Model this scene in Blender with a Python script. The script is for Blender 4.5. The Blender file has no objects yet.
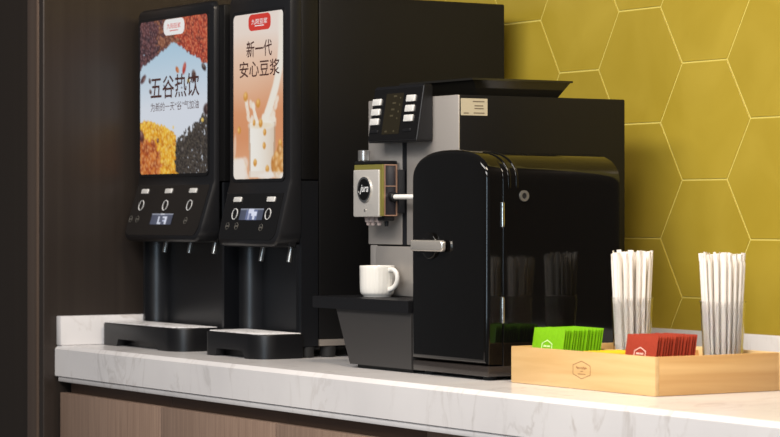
import bpy, bmesh, math, random
from mathutils import Vector, Matrix
random.seed(7)
SC = bpy.context.scene
COL = SC.collection
PI = math.pi

# ------------------------------------------------------------------ colour / materials
def lin(c):
    c = c / 255.0
    return c / 12.92 if c <= 0.04045 else ((c + 0.055) / 1.055) ** 2.4
def rgb(r, g, b): return (lin(r), lin(g), lin(b), 1.0)

def mat(name, col, rough=0.5, metal=0.0, spec=0.5, coat=0.0, bump=0.0, bscale=200.0, var=0.0, vscale=8.0):
    m = bpy.data.materials.new(name); m.use_nodes = True
    nt = m.node_tree; b = nt.nodes['Principled BSDF']
    b.inputs['Base Color'].default_value = col
    b.inputs['Roughness'].default_value = rough
    b.inputs['Metallic'].default_value = metal
    b.inputs['Specular IOR Level'].default_value = spec
    b.inputs['Coat Weight'].default_value = coat
    if coat: b.inputs['Coat Roughness'].default_value = 0.04
    tc = nt.nodes.new('ShaderNodeTexCoord')
    if bump:
        n = nt.nodes.new('ShaderNodeTexNoise'); n.inputs['Scale'].default_value = bscale
        bp = nt.nodes.new('ShaderNodeBump'); bp.inputs['Strength'].default_value = bump; bp.inputs['Distance'].default_value = 0.001
        nt.links.new(tc.outputs['Object'], n.inputs['Vector'])
        nt.links.new(n.outputs['Fac'], bp.inputs['Height']); nt.links.new(bp.outputs['Normal'], b.inputs['Normal'])
    if var:
        n = nt.nodes.new('ShaderNodeTexNoise'); n.inputs['Scale'].default_value = vscale; n.inputs['Detail'].default_value = 4
        nt.links.new(tc.outputs['Object'], n.inputs['Vector'])
        mx = nt.nodes.new('ShaderNodeMix'); mx.data_type = 'RGBA'
        mx.inputs[6].default_value = tuple(c * (1 - var) for c in col[:3]) + (1,)
        mx.inputs[7].default_value = tuple(min(1, c * (1 + var)) for c in col[:3]) + (1,)
        nt.links.new(n.outputs['Fac'], mx.inputs[0]); nt.links.new(mx.outputs[2], b.inputs['Base Color'])
    return m

def ramp(nt, stops):
    r = nt.nodes.new('ShaderNodeValToRGB'); e = r.color_ramp.elements
    while len(e) < len(stops): e.new(0.5)
    for el, (p, c) in zip(e, stops): el.position = p; el.color = c
    return r

M = {}
M['black'] = mat('black_plastic', rgb(18, 18, 20), 0.38, spec=0.35, bump=0.05, bscale=900)
M['black_soft'] = mat('black_satin_shell', rgb(13, 12, 12), 0.45, spec=0.22, bump=0.06, bscale=1200)
M['gloss'] = mat('gloss_black', rgb(11, 10, 9), 0.06, spec=0.38)
M['bezel'] = mat('bezel_black', rgb(22, 22, 24), 0.32, spec=0.4)
M['coolerbase'] = mat('cooler_base', rgb(44, 39, 36), 0.2)
M['panelglass'] = mat('panel_glass_black', rgb(17, 16, 16), 0.14, spec=0.3)
M['recess'] = mat('recess_black', rgb(17, 18, 21), 0.33, spec=0.6)
M['tray'] = mat('tray_black', rgb(15, 15, 17), 0.36, spec=0.35, bump=0.08, bscale=1500)
M['slotblack'] = mat('slot_black', rgb(12, 14, 20), 0.5)
M['rubber'] = mat('rubber_black', rgb(20, 20, 20), 0.7)
M['silver'] = mat('silver_paint', rgb(182, 176, 170), 0.38, metal=0.55, bump=0.03, bscale=1500)
M['silverplate'] = mat('silver_plate', rgb(196, 192, 186), 0.42, metal=0.35)
M['chrome'] = mat('chrome', rgb(225, 222, 216), 0.10, metal=1.0)
M['strip'] = mat('dull_steel', rgb(142, 134, 126), 0.5, metal=0.3)
M['apron'] = mat('lit_apron', rgb(52, 50, 49), 0.42, spec=0.5, bump=0.08, bscale=1500)  # lightened grey: the light its slanted faces catch, put into the colour
M['latch'] = mat('latch_chrome', rgb(225, 218, 208), 0.22, metal=0.75)
M['steel'] = mat('steel', rgb(190, 188, 184), 0.28, metal=0.9, var=0.06, vscale=60)
M['key'] = mat('key_silver', rgb(222, 220, 216), 0.35, metal=0.2)
M['white_print'] = mat('white_print', rgb(215, 215, 215), 0.5)
M['grey_print'] = mat('grey_print', rgb(95, 92, 86), 0.5)
M['dark_print'] = mat('dark_print', rgb(55, 38, 30), 0.5)
M['dim_print'] = mat('dim_olive_print', rgb(66, 60, 42), 0.5)
M['jlcd'] = mat('coffee_lcd', rgb(34, 29, 16), 0.15)
M['olive'] = mat('yellow_reflection_edge', rgb(140, 132, 66), 0.3, metal=0.4)  # yellowish reflection on the spout housing edges, painted as base colour
M['copper'] = mat('copper_edge', rgb(190, 150, 125), 0.3, metal=0.6)
M['smoke'] = mat('smoked_window', rgb(38, 35, 40), 0.08)
M['nozzlegrey'] = mat('nozzle_translucent_grey', rgb(170, 155, 150), 0.2)
M['white_plastic'] = mat('white_plastic', rgb(235, 233, 228), 0.3)
M['porcelain'] = mat('porcelain', rgb(226, 223, 216), 0.16, coat=0.3)
M['sticker'] = mat('sticker_paper', rgb(186, 176, 152), 0.6)
M['label_ink'] = mat('label_ink', rgb(112, 100, 84), 0.6)
M['hopper'] = mat('hopper_smoked', rgb(26, 24, 20), 0.14)
M['red'] = mat('logo_red', rgb(200, 48, 38), 0.5)
M['floor'] = mat('floor_tile', rgb(120, 112, 104), 0.35, var=0.08, vscale=3)

def marble():
    m = bpy.data.materials.new('white_marble'); m.use_nodes = True
    nt = m.node_tree; b = nt.nodes['Principled BSDF']; L = nt.links.new
    tc = nt.nodes.new('ShaderNodeTexCoord')
    mp = nt.nodes.new('ShaderNodeMapping'); mp.inputs['Rotation'].default_value = (0.2, 0.75, 0.3)
    mp.inputs['Scale'].default_value = (1.0, 0.5, 0.38)
    L(tc.outputs['Object'], mp.inputs['Vector'])
    n1 = nt.nodes.new('ShaderNodeTexNoise'); n1.inputs['Scale'].default_value = 9.0; n1.inputs['Detail'].default_value = 10; n1.inputs['Roughness'].default_value = 0.6; n1.inputs['Distortion'].default_value = 0.9
    L(mp.outputs['Vector'], n1.inputs['Vector'])
    r1 = ramp(nt, [(0.462, (0, 0, 0, 1)), (0.498, (1, 1, 1, 1)), (0.502, (1, 1, 1, 1)), (0.53, (0, 0, 0, 1))])
    L(n1.outputs['Fac'], r1.inputs['Fac'])
    n2 = nt.nodes.new('ShaderNodeTexNoise'); n2.inputs['Scale'].default_value = 9.0; n2.inputs['Detail'].default_value = 5; n2.inputs['Distortion'].default_value = 0.6
    L(mp.outputs['Vector'], n2.inputs['Vector'])
    r2 = ramp(nt, [(0.46, (0, 0, 0, 1)), (0.68, (1, 1, 1, 1))])
    L(n2.outputs['Fac'], r2.inputs['Fac'])
    mu = nt.nodes.new('ShaderNodeMath'); mu.operation = 'MULTIPLY'
    L(r1.outputs['Color'], mu.inputs[0]); L(r2.outputs['Color'], mu.inputs[1])
    mu2 = nt.nodes.new('ShaderNodeMath'); mu2.operation = 'MULTIPLY'; mu2.inputs[1].default_value = 0.62
    L(mu.outputs[0], mu2.inputs[0])
    n3 = nt.nodes.new('ShaderNodeTexNoise'); n3.inputs['Scale'].default_value = 2.2; n3.inputs['Detail'].default_value = 5
    L(tc.outputs['Object'], n3.inputs['Vector'])
    base = ramp(nt, [(0.35, rgb(207, 204, 204)), (0.65, rgb(222, 219, 218))])
    L(n3.outputs['Fac'], base.inputs['Fac'])
    vein = ramp(nt, [(0.40, rgb(150, 146, 143)), (0.60, rgb(158, 140, 124))])
    L(n3.outputs['Fac'], vein.inputs['Fac'])
    mx = nt.nodes.new('ShaderNodeMix'); mx.data_type = 'RGBA'
    L(mu2.outputs[0], mx.inputs[0]); L(base.outputs['Color'], mx.inputs[6]); L(vein.outputs['Color'], mx.inputs[7])
    L(mx.outputs[2], b.inputs['Base Color']); b.inputs['Roughness'].default_value = 0.24
    return m
M['marble'] = marble()

def woodmat(name, c1, c2, scale, rough, axis='X', detail=5):
    m = bpy.data.materials.new(name); m.use_nodes = True
    nt = m.node_tree; b = nt.nodes['Principled BSDF']; L = nt.links.new
    tc = nt.nodes.new('ShaderNodeTexCoord'); mp = nt.nodes.new('ShaderNodeMapping')
    s = {'X': (1.6, 26, 26), 'Y': (26, 1.6, 26), 'Z': (60, 60, 1.2)}[axis]
    mp.inputs['Scale'].default_value = tuple(q * scale for q in s)
    L(tc.outputs['Object'], mp.inputs['Vector'])
    n = nt.nodes.new('ShaderNodeTexNoise'); n.inputs['Scale'].default_value = 1.0; n.inputs['Detail'].default_value = detail; n.inputs['Distortion'].default_value = 0.5
    L(mp.outputs['Vector'], n.inputs['Vector'])
    r = ramp(nt, [(0.3, c1), (0.7, c2)]); L(n.outputs['Fac'], r.inputs['Fac'])
    L(r.outputs['Color'], b.inputs['Base Color']); b.inputs['Roughness'].default_value = rough
    return m
M['bamboo_x'] = woodmat('bamboo_along_x', rgb(205, 165, 108), rgb(228, 194, 140), 1.3, 0.45, 'X')
M['bamboo_y'] = woodmat('bamboo_along_y', rgb(196, 150, 92), rgb(222, 182, 124), 1.3, 0.45, 'Y')
M['walnut'] = woodmat('walnut_door', rgb(122, 100, 86), rgb(144, 121, 105), 4.0, 0.5, 'Z')
M['walnut_dark'] = mat('dark_recess_wood', rgb(92, 70, 56), 0.5, var=0.08, vscale=30)
M['engraved'] = mat('engraved_brown', rgb(150, 105, 62), 0.7)

def bronze(name, c1, c2, rough, metal):
    m = bpy.data.materials.new(name); m.use_nodes = True
    nt = m.node_tree; b = nt.nodes['Principled BSDF']; L = nt.links.new
    tc = nt.nodes.new('ShaderNodeTexCoord'); mp = nt.nodes.new('ShaderNodeMapping'); mp.inputs['Scale'].default_value = (40, 40, 0.6)
    L(tc.outputs['Object'], mp.inputs['Vector'])
    n = nt.nodes.new('ShaderNodeTexNoise'); n.inputs['Scale'].default_value = 1; n.inputs['Detail'].default_value = 4
    L(mp.outputs['Vector'], n.inputs['Vector'])
    r = ramp(nt, [(0.3, c1), (0.7, c2)]); L(n.outputs['Fac'], r.inputs['Fac']); L(r.outputs['Color'], b.inputs['Base Color'])
    b.inputs['Roughness'].default_value = rough; b.inputs['Metallic'].default_value = metal
    return m
M['bronze'] = bronze('bronze_panel', rgb(58, 50, 45), rgb(65, 57, 51), 0.36, 0.5)
M['bronze_trim'] = bronze('bronze_trim', rgb(104, 86, 74), rgb(114, 97, 84), 0.3, 0.6)
M['bronze_dark'] = bronze('dark_bronze_panel', rgb(42, 33, 25), rgb(47, 38, 29), 0.45, 0.3)

def tilemat():
    m = bpy.data.materials.new('yellow_glazed_tile'); m.use_nodes = True
    nt = m.node_tree; b = nt.nodes['Principled BSDF']; L = nt.links.new
    tc = nt.nodes.new('ShaderNodeTexCoord')
    n = nt.nodes.new('ShaderNodeTexNoise'); n.inputs['Scale'].default_value = 5; n.inputs['Detail'].default_value = 6; n.inputs['Distortion'].default_value = 0.8
    L(tc.outputs['Object'], n.inputs['Vector'])
    r = ramp(nt, [(0.3, rgb(158, 136, 42)), (0.7, rgb(170, 148, 54))]); L(n.outputs['Fac'], r.inputs['Fac'])
    g = nt.nodes.new('ShaderNodeNewGeometry')
    hv = nt.nodes.new('ShaderNodeHueSaturation')
    mr = nt.nodes.new('ShaderNodeMapRange'); mr.inputs[3].default_value = 0.93; mr.inputs[4].default_value = 1.06
    L(g.outputs['Random Per Island'], mr.inputs[0]); L(mr.outputs[0], hv.inputs['Value']); L(r.outputs['Color'], hv.inputs['Color'])
    L(hv.outputs['Color'], b.inputs['Base Color'])
    b.inputs['Roughness'].default_value = 0.3
    n2 = nt.nodes.new('ShaderNodeTexNoise'); n2.inputs['Scale'].default_value = 9; n2.inputs['Detail'].default_value = 3
    L(tc.outputs['Object'], n2.inputs['Vector'])
    bp = nt.nodes.new('ShaderNodeBump'); bp.inputs['Strength'].default_value = 0.25; bp.inputs['Distance'].default_value = 0.004
    L(n2.outputs['Fac'], bp.inputs['Height']); L(bp.outputs['Normal'], b.inputs['Normal'])
    return m
M['tile'] = tilemat()
M['grout'] = mat('yellow_grout', rgb(206, 190, 96), 0.8)

def speckle():
    m = bpy.data.materials.new('speckled_drip_plate'); m.use_nodes = True
    nt = m.node_tree; b = nt.nodes['Principled BSDF']; L = nt.links.new
    tc = nt.nodes.new('ShaderNodeTexCoord')
    n = nt.nodes.new('ShaderNodeTexNoise'); n.inputs['Scale'].default_value = 38; n.inputs['Detail'].default_value = 6; n.inputs['Roughness'].default_value = 0.75
    L(tc.outputs['Object'], n.inputs['Vector'])
    r = ramp(nt, [(0.36, rgb(140, 134, 132)), (0.48, rgb(242, 240, 240)), (1.0, rgb(250, 250, 250))])
    L(n.outputs['Fac'], r.inputs['Fac']); L(r.outputs['Color'], b.inputs['Base Color'])
    b.inputs['Roughness'].default_value = 0.35
    return m
M['speckle'] = speckle()

def clearplastic():
    m = bpy.data.materials.new('clear_plastic'); m.use_nodes = True
    b = m.node_tree.nodes['Principled BSDF']
    b.inputs['Base Color'].default_value = (0.97, 0.97, 0.97, 1)
    b.inputs['Transmission Weight'].default_value = 1.0; b.inputs['Roughness'].default_value = 0.03; b.inputs['IOR'].default_value = 1.25
    return m
M['clear'] = clearplastic()

def foil(name, c, rough=0.33):
    m = mat(name, c, rough, var=0.12, vscale=120, bump=0.5, bscale=120)
    return m
M['green'] = foil('green_sachet', rgb(124, 186, 22))
M['greendark'] = mat('green_sachet_print', rgb(210, 235, 170), 0.5)
M['redsachet'] = foil('red_sachet', rgb(164, 62, 42))
M['redprint'] = mat('red_sachet_print', rgb(240, 200, 185), 0.5)
M['yellow'] = foil('yellow_sachet', rgb(238, 190, 40))
M['straw'] = mat('straw_paper', rgb(236, 230, 222), 0.6, var=0.05, vscale=60)

def screenmat(name, strength=0.85):
    m = bpy.data.materials.new(name); m.use_nodes = True
    nt = m.node_tree; b = nt.nodes['Principled BSDF']
    a = nt.nodes.new('ShaderNodeAttribute'); a.attribute_name = 'Col'
    b.inputs['Base Color'].default_value = (0.01, 0.01, 0.01, 1); b.inputs['Roughness'].default_value = 0.2
    nt.links.new(a.outputs['Color'], b.inputs['Emission Color']); b.inputs['Emission Strength'].default_value = strength
    return m
M['poster'] = screenmat('backlit_poster', 0.80)
M['lcd'] = screenmat('dispenser_lcd', 0.8)
def emit(name, c, s):
    m = bpy.data.materials.new(name); m.use_nodes = True; b = m.node_tree.nodes['Principled BSDF']
    b.inputs['Base Color'].default_value = (0.01, 0.01, 0.01, 1)
    b.inputs['Emission Color'].default_value = c; b.inputs['Emission Strength'].default_value = s
    b.inputs['Roughness'].default_value = 0.3
    return m
M['ptext'] = emit('poster_text_brown', rgb(70, 32, 26), 0.8)
M['plogo_w'] = emit('poster_logo_white', rgb(240, 238, 236), 0.85)
M['plogo_r'] = emit('poster_logo_red', rgb(214, 52, 40), 0.85)

# ------------------------------------------------------------------ object helpers
ORG = {}
def world_origin(o):
    return ORG[o.name]
def obj(name, bm, m, parent=None, origin=None, smooth=True, label=None):
    """bm in world coordinates -> ONE mesh object"""
    me = bpy.data.meshes.new(name)
    org = Vector(origin) if origin is not None else (ORG[parent.name] if parent else Vector((0, 0, 0)))
    bmesh.ops.recalc_face_normals(bm, faces=bm.faces)
    bm.transform(Matrix.Translation(-org)); bm.to_mesh(me); bm.free()
    for q in (m if isinstance(m, (list, tuple)) else [m]): me.materials.append(q)
    if smooth:
        for p in me.polygons: p.use_smooth = True
        try: me.set_sharp_from_angle(angle=math.radians(35))
        except Exception: pass
    o = bpy.data.objects.new(name, me); COL.objects.link(o)
    if parent:
        o.parent = parent; ORG[o.name] = org
        if ORG[parent.name] != org: o.location = org - ORG[parent.name]
    else:
        o.location = org; ORG[o.name] = org
    if label: o['label'] = label
    return o
def thing(name, loc, label, cat, group=None):
    o = bpy.data.objects.new(name, None); COL.objects.link(o); o.location = loc; o.empty_display_size = 0.05
    ORG[o.name] = Vector(loc); o['label'] = label; o['category'] = cat
    if group: o['group'] = group
    return o
def tag(o, label, cat, group=None):
    o['label'] = label; o['category'] = cat
    if group: o['group'] = group
    return o
def struct(name, bm, m, smooth=False):
    o = obj(name, bm, m, None, (0, 0, 0), smooth); o['kind'] = 'structure'; return o

def box(bm, x0, x1, y0, y1, z0, z1, bev=0.0, seg=2, mi=0):
    t = bmesh.new()
    vs = [t.verts.new((x, y, z)) for x in (x0, x1) for y in (y0, y1) for z in (z0, z1)]
    for f in ((0, 1, 3, 2), (4, 6, 7, 5), (0, 4, 5, 1), (2, 3, 7, 6), (0, 2, 6, 4), (1, 5, 7, 3)):
        t.faces.new([vs[i] for i in f])
    bmesh.ops.recalc_face_normals(t, faces=t.faces)
    if bev: bmesh.ops.bevel(t, geom=list(t.edges), offset=bev, segments=seg, profile=0.5, affect='EDGES')
    for f in t.faces: f.material_index = mi
    merge(bm, t)
    return bm
def merge(bm, t, matrix=None):
    if matrix is not None: t.transform(matrix)
    me = bpy.data.meshes.new('tmp'); t.to_mesh(me); t.free(); bm.from_mesh(me); bpy.data.meshes.remove(me)
def B(*a, **k): return box(bmesh.new(), *a, **k)

def rrect(x0, x1, y0, y1, r, n=6):
    """rounded rectangle outline; r a number or (bl, br, tr, tl)"""
    if not isinstance(r, (tuple, list)): r = (r,) * 4
    pts = []
    for (cx, cy, a0, q) in ((x0, y0, PI, r[0]), (x1, y0, 1.5 * PI, r[1]), (x1, y1, 0, r[2]), (x0, y1, 0.5 * PI, r[3])):
        ox = cx + q if cx == x0 else cx - q; oy = cy + q if cy == y0 else cy - q
        if q <= 1e-6: pts.append((cx, cy)); continue
        for i in range(n + 1):
            a = a0 + 0.5 * PI * i / n
            pts.append((ox + q * math.cos(a), oy + q * math.sin(a)))
    return pts
def inset(pts, d):
    """move a closed ccw outline inwards by d (fine for convex outlines)"""
    n = len(pts); out = []
    for i in range(n):
        p0 = Vector(pts[i - 1]); p = Vector(pts[i]); p1 = Vector(pts[(i + 1) % n])
        e0 = (p - p0); e1 = (p1 - p)
        if e0.length < 1e-9: e0 = e1
        if e1.length < 1e-9: e1 = e0
        n0 = Vector((-e0.y, e0.x)).normalized(); n1 = Vector((-e1.y, e1.x)).normalized()
        nn = n0 + n1
        if nn.length < 1e-6: nn = n0
        nn.normalize(); k = max(0.4, nn.dot(n0))
        out.append(tuple(p + nn * (d / k)))
    return out
def stack(bm, rings, cap0=True, cap1=True, mi=0):
    """rings: lists of 3-D points, same count; closed loops"""
    L = [[bm.verts.new(p) for p in r] for r in rings]; n = len(L[0])
    for a, b in zip(L, L[1:]):
        for i in range(n):
            j = (i + 1) % n
            f = bm.faces.new((a[i], a[j], b[j], b[i])); f.material_index = mi
    if cap0: f = bm.faces.new(L[0][::-1]); f.material_index = mi
    if cap1: f = bm.faces.new(L[-1]); f.material_index = mi
    return bm
def prism(bm, pts, fmap, d0, d1, bev=0.0, both=False, mi=0, seg=3):
    """extrude outline pts (2-D) from depth d0 (back) to d1 (front), front edge rounded; fmap(a, b, d) -> 3-D"""
    sg = 1 if d1 > d0 else -1
    rings = []
    if both and bev:
        for i in range(seg + 1):
            a = 0.5 * PI * i / seg
            rings.append([fmap(p[0], p[1], d0 + sg * bev * (1 - math.sin(a))) for p in inset(pts, bev * (1 - math.cos(a)) if False else bev * (1 - math.sin(0.5 * PI - (0.5 * PI - a))) if False else bev * (1 - math.sin(a)) * 0 + bev * (1 - math.cos(0.5 * PI - a)))])
        rings = rings[::1]
        # order from the cap (inset most) outwards
        rings = [[fmap(p[0], p[1], d0 + sg * bev * (1 - math.cos(0.5 * PI * i / seg))) for p in inset(pts, bev * (1 - math.sin(0.5 * PI * i / seg)))] for i in range(seg + 1)]
    else:
        rings.append([fmap(p[0], p[1], d0) for p in pts])
    if bev:
        for i in range(seg + 1):
            a = 0.5 * PI * i / seg
            rings.append([fmap(p[0], p[1], d1 - sg * bev * (1 - math.sin(a))) for p in inset(pts, bev * (1 - math.cos(a)))])
    else:
        rings.append([fmap(p[0], p[1], d1) for p in pts])
    return stack(bm, rings, mi=mi)
FRONT = lambda Y: (lambda a, b, d: (a, Y - d, b))          # outline in X/Z, depth towards -Y
PLAN = lambda a, b, d: (a, b, d)                           # outline in X/Y, depth = z
RIGHT = lambda X: (lambda a, b, d: (X + d, a, b))          # outline in Y/Z, depth towards +X
def cyl(bm, p0, p1, r0, r1=None, n=20, bev=0.0, mi=0):
    r1 = r0 if r1 is None else r1
    p0, p1 = Vector(p0), Vector(p1); ax = (p1 - p0).normalized()
    u = ax.orthogonal().normalized(); v = ax.cross(u)
    ring = lambda c, r: [tuple(c + u * (r * math.cos(2 * PI * i / n)) + v * (r * math.sin(2 * PI * i / n))) for i in range(n)]
    rs = []
    if bev: rs += [ring(p0, r0 - bev), ring(p0 + ax * bev, r0), ring(p1 - ax * bev, r1), ring(p1, r1 - bev)]
    else: rs += [ring(p0, r0), ring(p1, r1)]
    return stack(bm, rs, mi=mi)
def lathe(bm, prof, c, n=48, fz=None, close=False):
    rs = []
    for (r, z) in prof:
        rs.append([(c[0] + r * (1 if fz is None else fz(2 * PI * i / n, z, r)) * math.cos(2 * PI * i / n),
                    c[1] + r * (1 if fz is None else fz(2 * PI * i / n, z, r)) * math.sin(2 * PI * i / n), c[2] + z) for i in range(n)])
    return stack(bm, rs)
def tube(bm, path, r, n=12, sx=1.0, caps=True):
    P = [Vector(p) for p in path]; rs = []; up = None
    for i, p in enumerate(P):
        t = (P[min(i + 1, len(P) - 1)] - P[max(i - 1, 0)]).normalized()
        if up is None: up = t.orthogonal().normalized()
        up = (up - t * up.dot(t)).normalized(); v = t.cross(up)
        rr = r[i] if isinstance(r, (list, tuple)) else r
        rs.append([tuple(p + up * (rr * math.cos(2 * PI * k / n)) + v * (rr * sx * math.sin(2 * PI * k / n))) for k in range(n)])
    return stack(bm, rs, caps, caps)
def ring_flat(bm, cx, cz, ro, ri, fm, d0, d1, n=32, sx=1.0):
    """a flat ring (annulus) with thickness on a face"""
    o = [(cx + sx * ro * math.cos(2 * PI * i / n), cz + ro * math.sin(2 * PI * i / n)) for i in range(n)]
    q = [(cx + sx * ri * math.cos(2 * PI * i / n), cz + ri * math.sin(2 * PI * i / n)) for i in range(n)]
    R = [[fm(a, b, d0) for a, b in o], [fm(a, b, d1) for a, b in o], [fm(a, b, d1) for a, b in q], [fm(a, b, d0) for a, b in q]]
    L = [[bm.verts.new(p) for p in r] for r in R]
    for a, b in ((0, 1), (1, 2), (2, 3), (3, 0)):
        for i in range(n):
            j = (i + 1) % n
            bm.faces.new((L[a][i], L[a][j], L[b][j], L[b][i]))
    return bm
def poly_ring(bm, pts, w, fm, d0, d1):
    q = inset(pts, w); n = len(pts)
    R = [[fm(a, b, d0) for a, b in pts], [fm(a, b, d1) for a, b in pts], [fm(a, b, d1) for a, b in q], [fm(a, b, d0) for a, b in q]]
    L = [[bm.verts.new(p) for p in r] for r in R]
    for a, b in ((0, 1), (1, 2), (2, 3), (3, 0)):
        for i in range(n):
            j = (i + 1) % n
            bm.faces.new((L[a][i], L[a][j], L[b][j], L[b][i]))
    return bm
def disc(bm, cx, cz, r, fm, d0, d1, n=28, bev=0.0, sx=1.0):
    pts = [(cx + sx * r * math.cos(2 * PI * i / n), cz + r * math.sin(2 * PI * i / n)) for i in range(n)]
    return prism(bm, pts, fm, d0, d1, bev)
def boolean(o, cut_bm):
    me = bpy.data.meshes.new('cut'); bmesh.ops.recalc_face_normals(cut_bm, faces=cut_bm.faces); cut_bm.transform(Matrix.Translation(-ORG[o.name])); cut_bm.to_mesh(me); cut_bm.free()
    c = bpy.data.objects.new('cut', me); COL.objects.link(c)
    c.matrix_world = Matrix.Translation(ORG[o.name])
    bpy.context.view_layer.update()
    md = o.modifiers.new('b', 'BOOLEAN'); md.object = c; md.operation = 'DIFFERENCE'; md.solver = 'EXACT'
    dg = bpy.context.evaluated_depsgraph_get(); dg.update()
    nm = bpy.data.meshes.new_from_object(o.evaluated_get(dg))
    o.modifiers.clear(); old = o.data; o.data = nm; nm.name = old.name
    bpy.data.objects.remove(c); bpy.data.meshes.remove(me)
    for p in nm.polygons: p.use_smooth = True
    try: nm.set_sharp_from_angle(angle=math.radians(35))
    except Exception: pass
def text_bm(s, x0, x1, z0, z1, fm, d0, d1, bold=0.0, shear=0.0):
    cu = bpy.data.curves.new('t', 'FONT'); cu.body = s; cu.offset = bold; cu.shear = shear; cu.resolution_u = 4
    o = bpy.data.objects.new('t', cu); COL.objects.link(o)
    bpy.context.view_layer.update()
    dg = bpy.context.evaluated_depsgraph_get()
    me = bpy.data.meshes.new_from_object(o.evaluated_get(dg))
    bm = bmesh.new(); bm.from_mesh(me)
    bpy.data.objects.remove(o); bpy.data.curves.remove(cu); bpy.data.meshes.remove(me)
    if not bm.verts: return bm
    bmesh.ops.dissolve_limit(bm, angle_limit=0.01, verts=bm.verts, edges=bm.edges)
    bmesh.ops.triangulate(bm, faces=bm.faces)
    xs = [v.co.x for v in bm.verts]; ys = [v.co.y for v in bm.verts]
    ax, bx, ay, by = min(xs), max(xs), min(ys), max(ys)
    for v in bm.verts:
        a = x0 + (v.co.x - ax) / (bx - ax) * (x1 - x0); b = z0 + (v.co.y - ay) / (by - ay) * (z1 - z0)
        v.co = Vector(fm(a, b, d1))
    return bm

# ------------------------------------------------------------------ camera
CAM = (4.2, -2.487, 1.2135)
cd = bpy.data.cameras.new('camera'); cam = bpy.data.objects.new('camera', cd); COL.objects.link(cam)
cam.location = CAM; cam.rotation_euler = (PI / 2, 0, math.radians(58.0))
cd.sensor_width = 36; cd.lens = 36 * 2500 / 780; cd.shift_y = -4.5 / 780
cd.dof.use_dof = True; cd.dof.focus_distance = 5.05; cd.dof.aperture_fstop = 8
SC.camera = cam

CT = 0.9          # counter top height
WY = 0.832        # tile face of the back wall
WX = -1.293       # face of the left wall

# ------------------------------------------------------------------ setting
def hexwall():
    bm = B(-1.45, 0.8, WY + 0.0014, WY + 0.12, 0.0, 2.7, mi=1)
    H = 0.2473; R = H / math.sqrt(3); gap = 0.0019
    cx0, cz0 = 0.1254, 1.4089
    for i in range(-9, 13):
        for j in range(-6, 7):
            cx = cx0 + i * 1.5 * R * 1.03; cz = cz0 + j * H + (H / 2 if i % 2 else 0)
            if cx < -1.25 or cx > 0.8 - R or cz < 0.2 or cz > 2.55: continue
            pts = [(cx + 1.03 * (R - gap) * math.cos(k * PI / 3), cz + (R - gap) * math.sin(k * PI / 3)) for k in range(6)]
            prism(bm, pts, FRONT(WY + 0.008), 0, 0.008, 0.0008, mi=0, seg=2)
    return bm
struct('wall_back', hexwall(), [M['tile'], M['grout']])
struct('wall_left', B(-1.318, WX, -0.03, WY + 0.1, 0, 2.7, 0.003), M['bronze'])
struct('trim_1', B(-1.380, -1.319, -0.034, 0.06, 0, 2.7, 0.006, 3), M['bronze_trim'])
struct('trim_2', B(-2.3, -1.384, -0.026, 0.02, 0, 2.7, 0.003), M['bronze_dark'])
struct('wall_right_unseen', B(0.801, 2.6, WY - 0.0005, WY + 0.12, 0, 2.7), M['bronze_dark'])  # unseen dark panel, added to keep yellow out of the cooler's reflections
struct('floor', B(-2.5, 6.5, -5.5, WY + 0.1, -0.05, 0), M['floor'])

# ------------------------------------------------------------------ countertop
ct = thing('countertop', (0.2, 0.4, CT), 'long white marble countertop with grey veins carrying all the machines', 'countertop')
CX0, CX1 = WX + 0.002, 2.2
def slab():
    pr = [(0.0, 0.8275), (0.0, 0.8915), (0.0085, CT), (WY - 0.014, CT), (WY - 0.014, CT - 0.03), (0.022, CT - 0.03), (0.022, 0.8275)]
    bm = bmesh.new()
    stack(bm, [[(x, y, z) for y, z in pr] for x in (CX0, CX1)])
    return bm
obj('slab', slab(), M['marble'], ct, smooth=False)
obj('lower_lip', B(CX0 + 0.012, CX1, 0.003, 0.022, 0.8145, 0.8262, 0.0015), M['marble'], ct)
obj('back_upstand', B(WX + 0.03, CX1, WY - 0.013, WY - 0.001, CT + 0.0005, 0.97, 0.0015), M['marble'], ct)
obj('side_upstand', B(WX + 0.001, WX + 0.027, 0.004, WY - 0.014, CT + 0.0005, 0.97, 0.0015), M['marble'], ct)

# ------------------------------------------------------------------ base cabinets
seams = [-1.276, -0.7454, -0.2266, 0.293, 0.812, 1.33]
cab_labels = ['leftmost brown wood-grain base cabinet, directly beside the dark bronze wall panel',
              'brown wood-grain base cabinet second from the dark wall, under the two-spout dispenser',
              'brown wood-grain base cabinet third from the dark wall, under the coffee machine',
              'brown wood-grain base cabinet under the wooden sachet box',
              'brown wood-grain base cabinet right of the one under the sachet box']
for i in range(3):
    a, b = seams[i], seams[i + 1]
    t = thing('base_cabinet', ((a + b) / 2, 0.4, 0), cab_labels[i], 'cabinet')
    bm = B(a + 0.001, b - 0.001, 0.035, WY - 0.02, 0.09, 0.869, 0.001)
    obj('carcass', bm, M['walnut_dark'], t, smooth=False)
    obj('plinth', B(a + 0.001, b - 0.001, 0.06, 0.08, 0.0, 0.089), M['walnut_dark'], t, smooth=False)
    obj('door', B(a + 0.0015, b - 0.0015, 0.006, 0.026, 0.1, 0.788, 0.0015), M['walnut'], t)
    bm = B(a + 0.03, b - 0.03, 0.0262, 0.0348, 0.15, 0.74)
    obj('door_pad', bm, M['walnut_dark'], t, smooth=False)

bm = B(0.2945, 2.2, 0.006, 0.026, 0.1, 0.788, 0.0015); box(bm, 0.2945, 2.2, 0.035, 0.055, 0.0, 0.869)
struct('trim_3', bm, M['walnut'])

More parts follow.
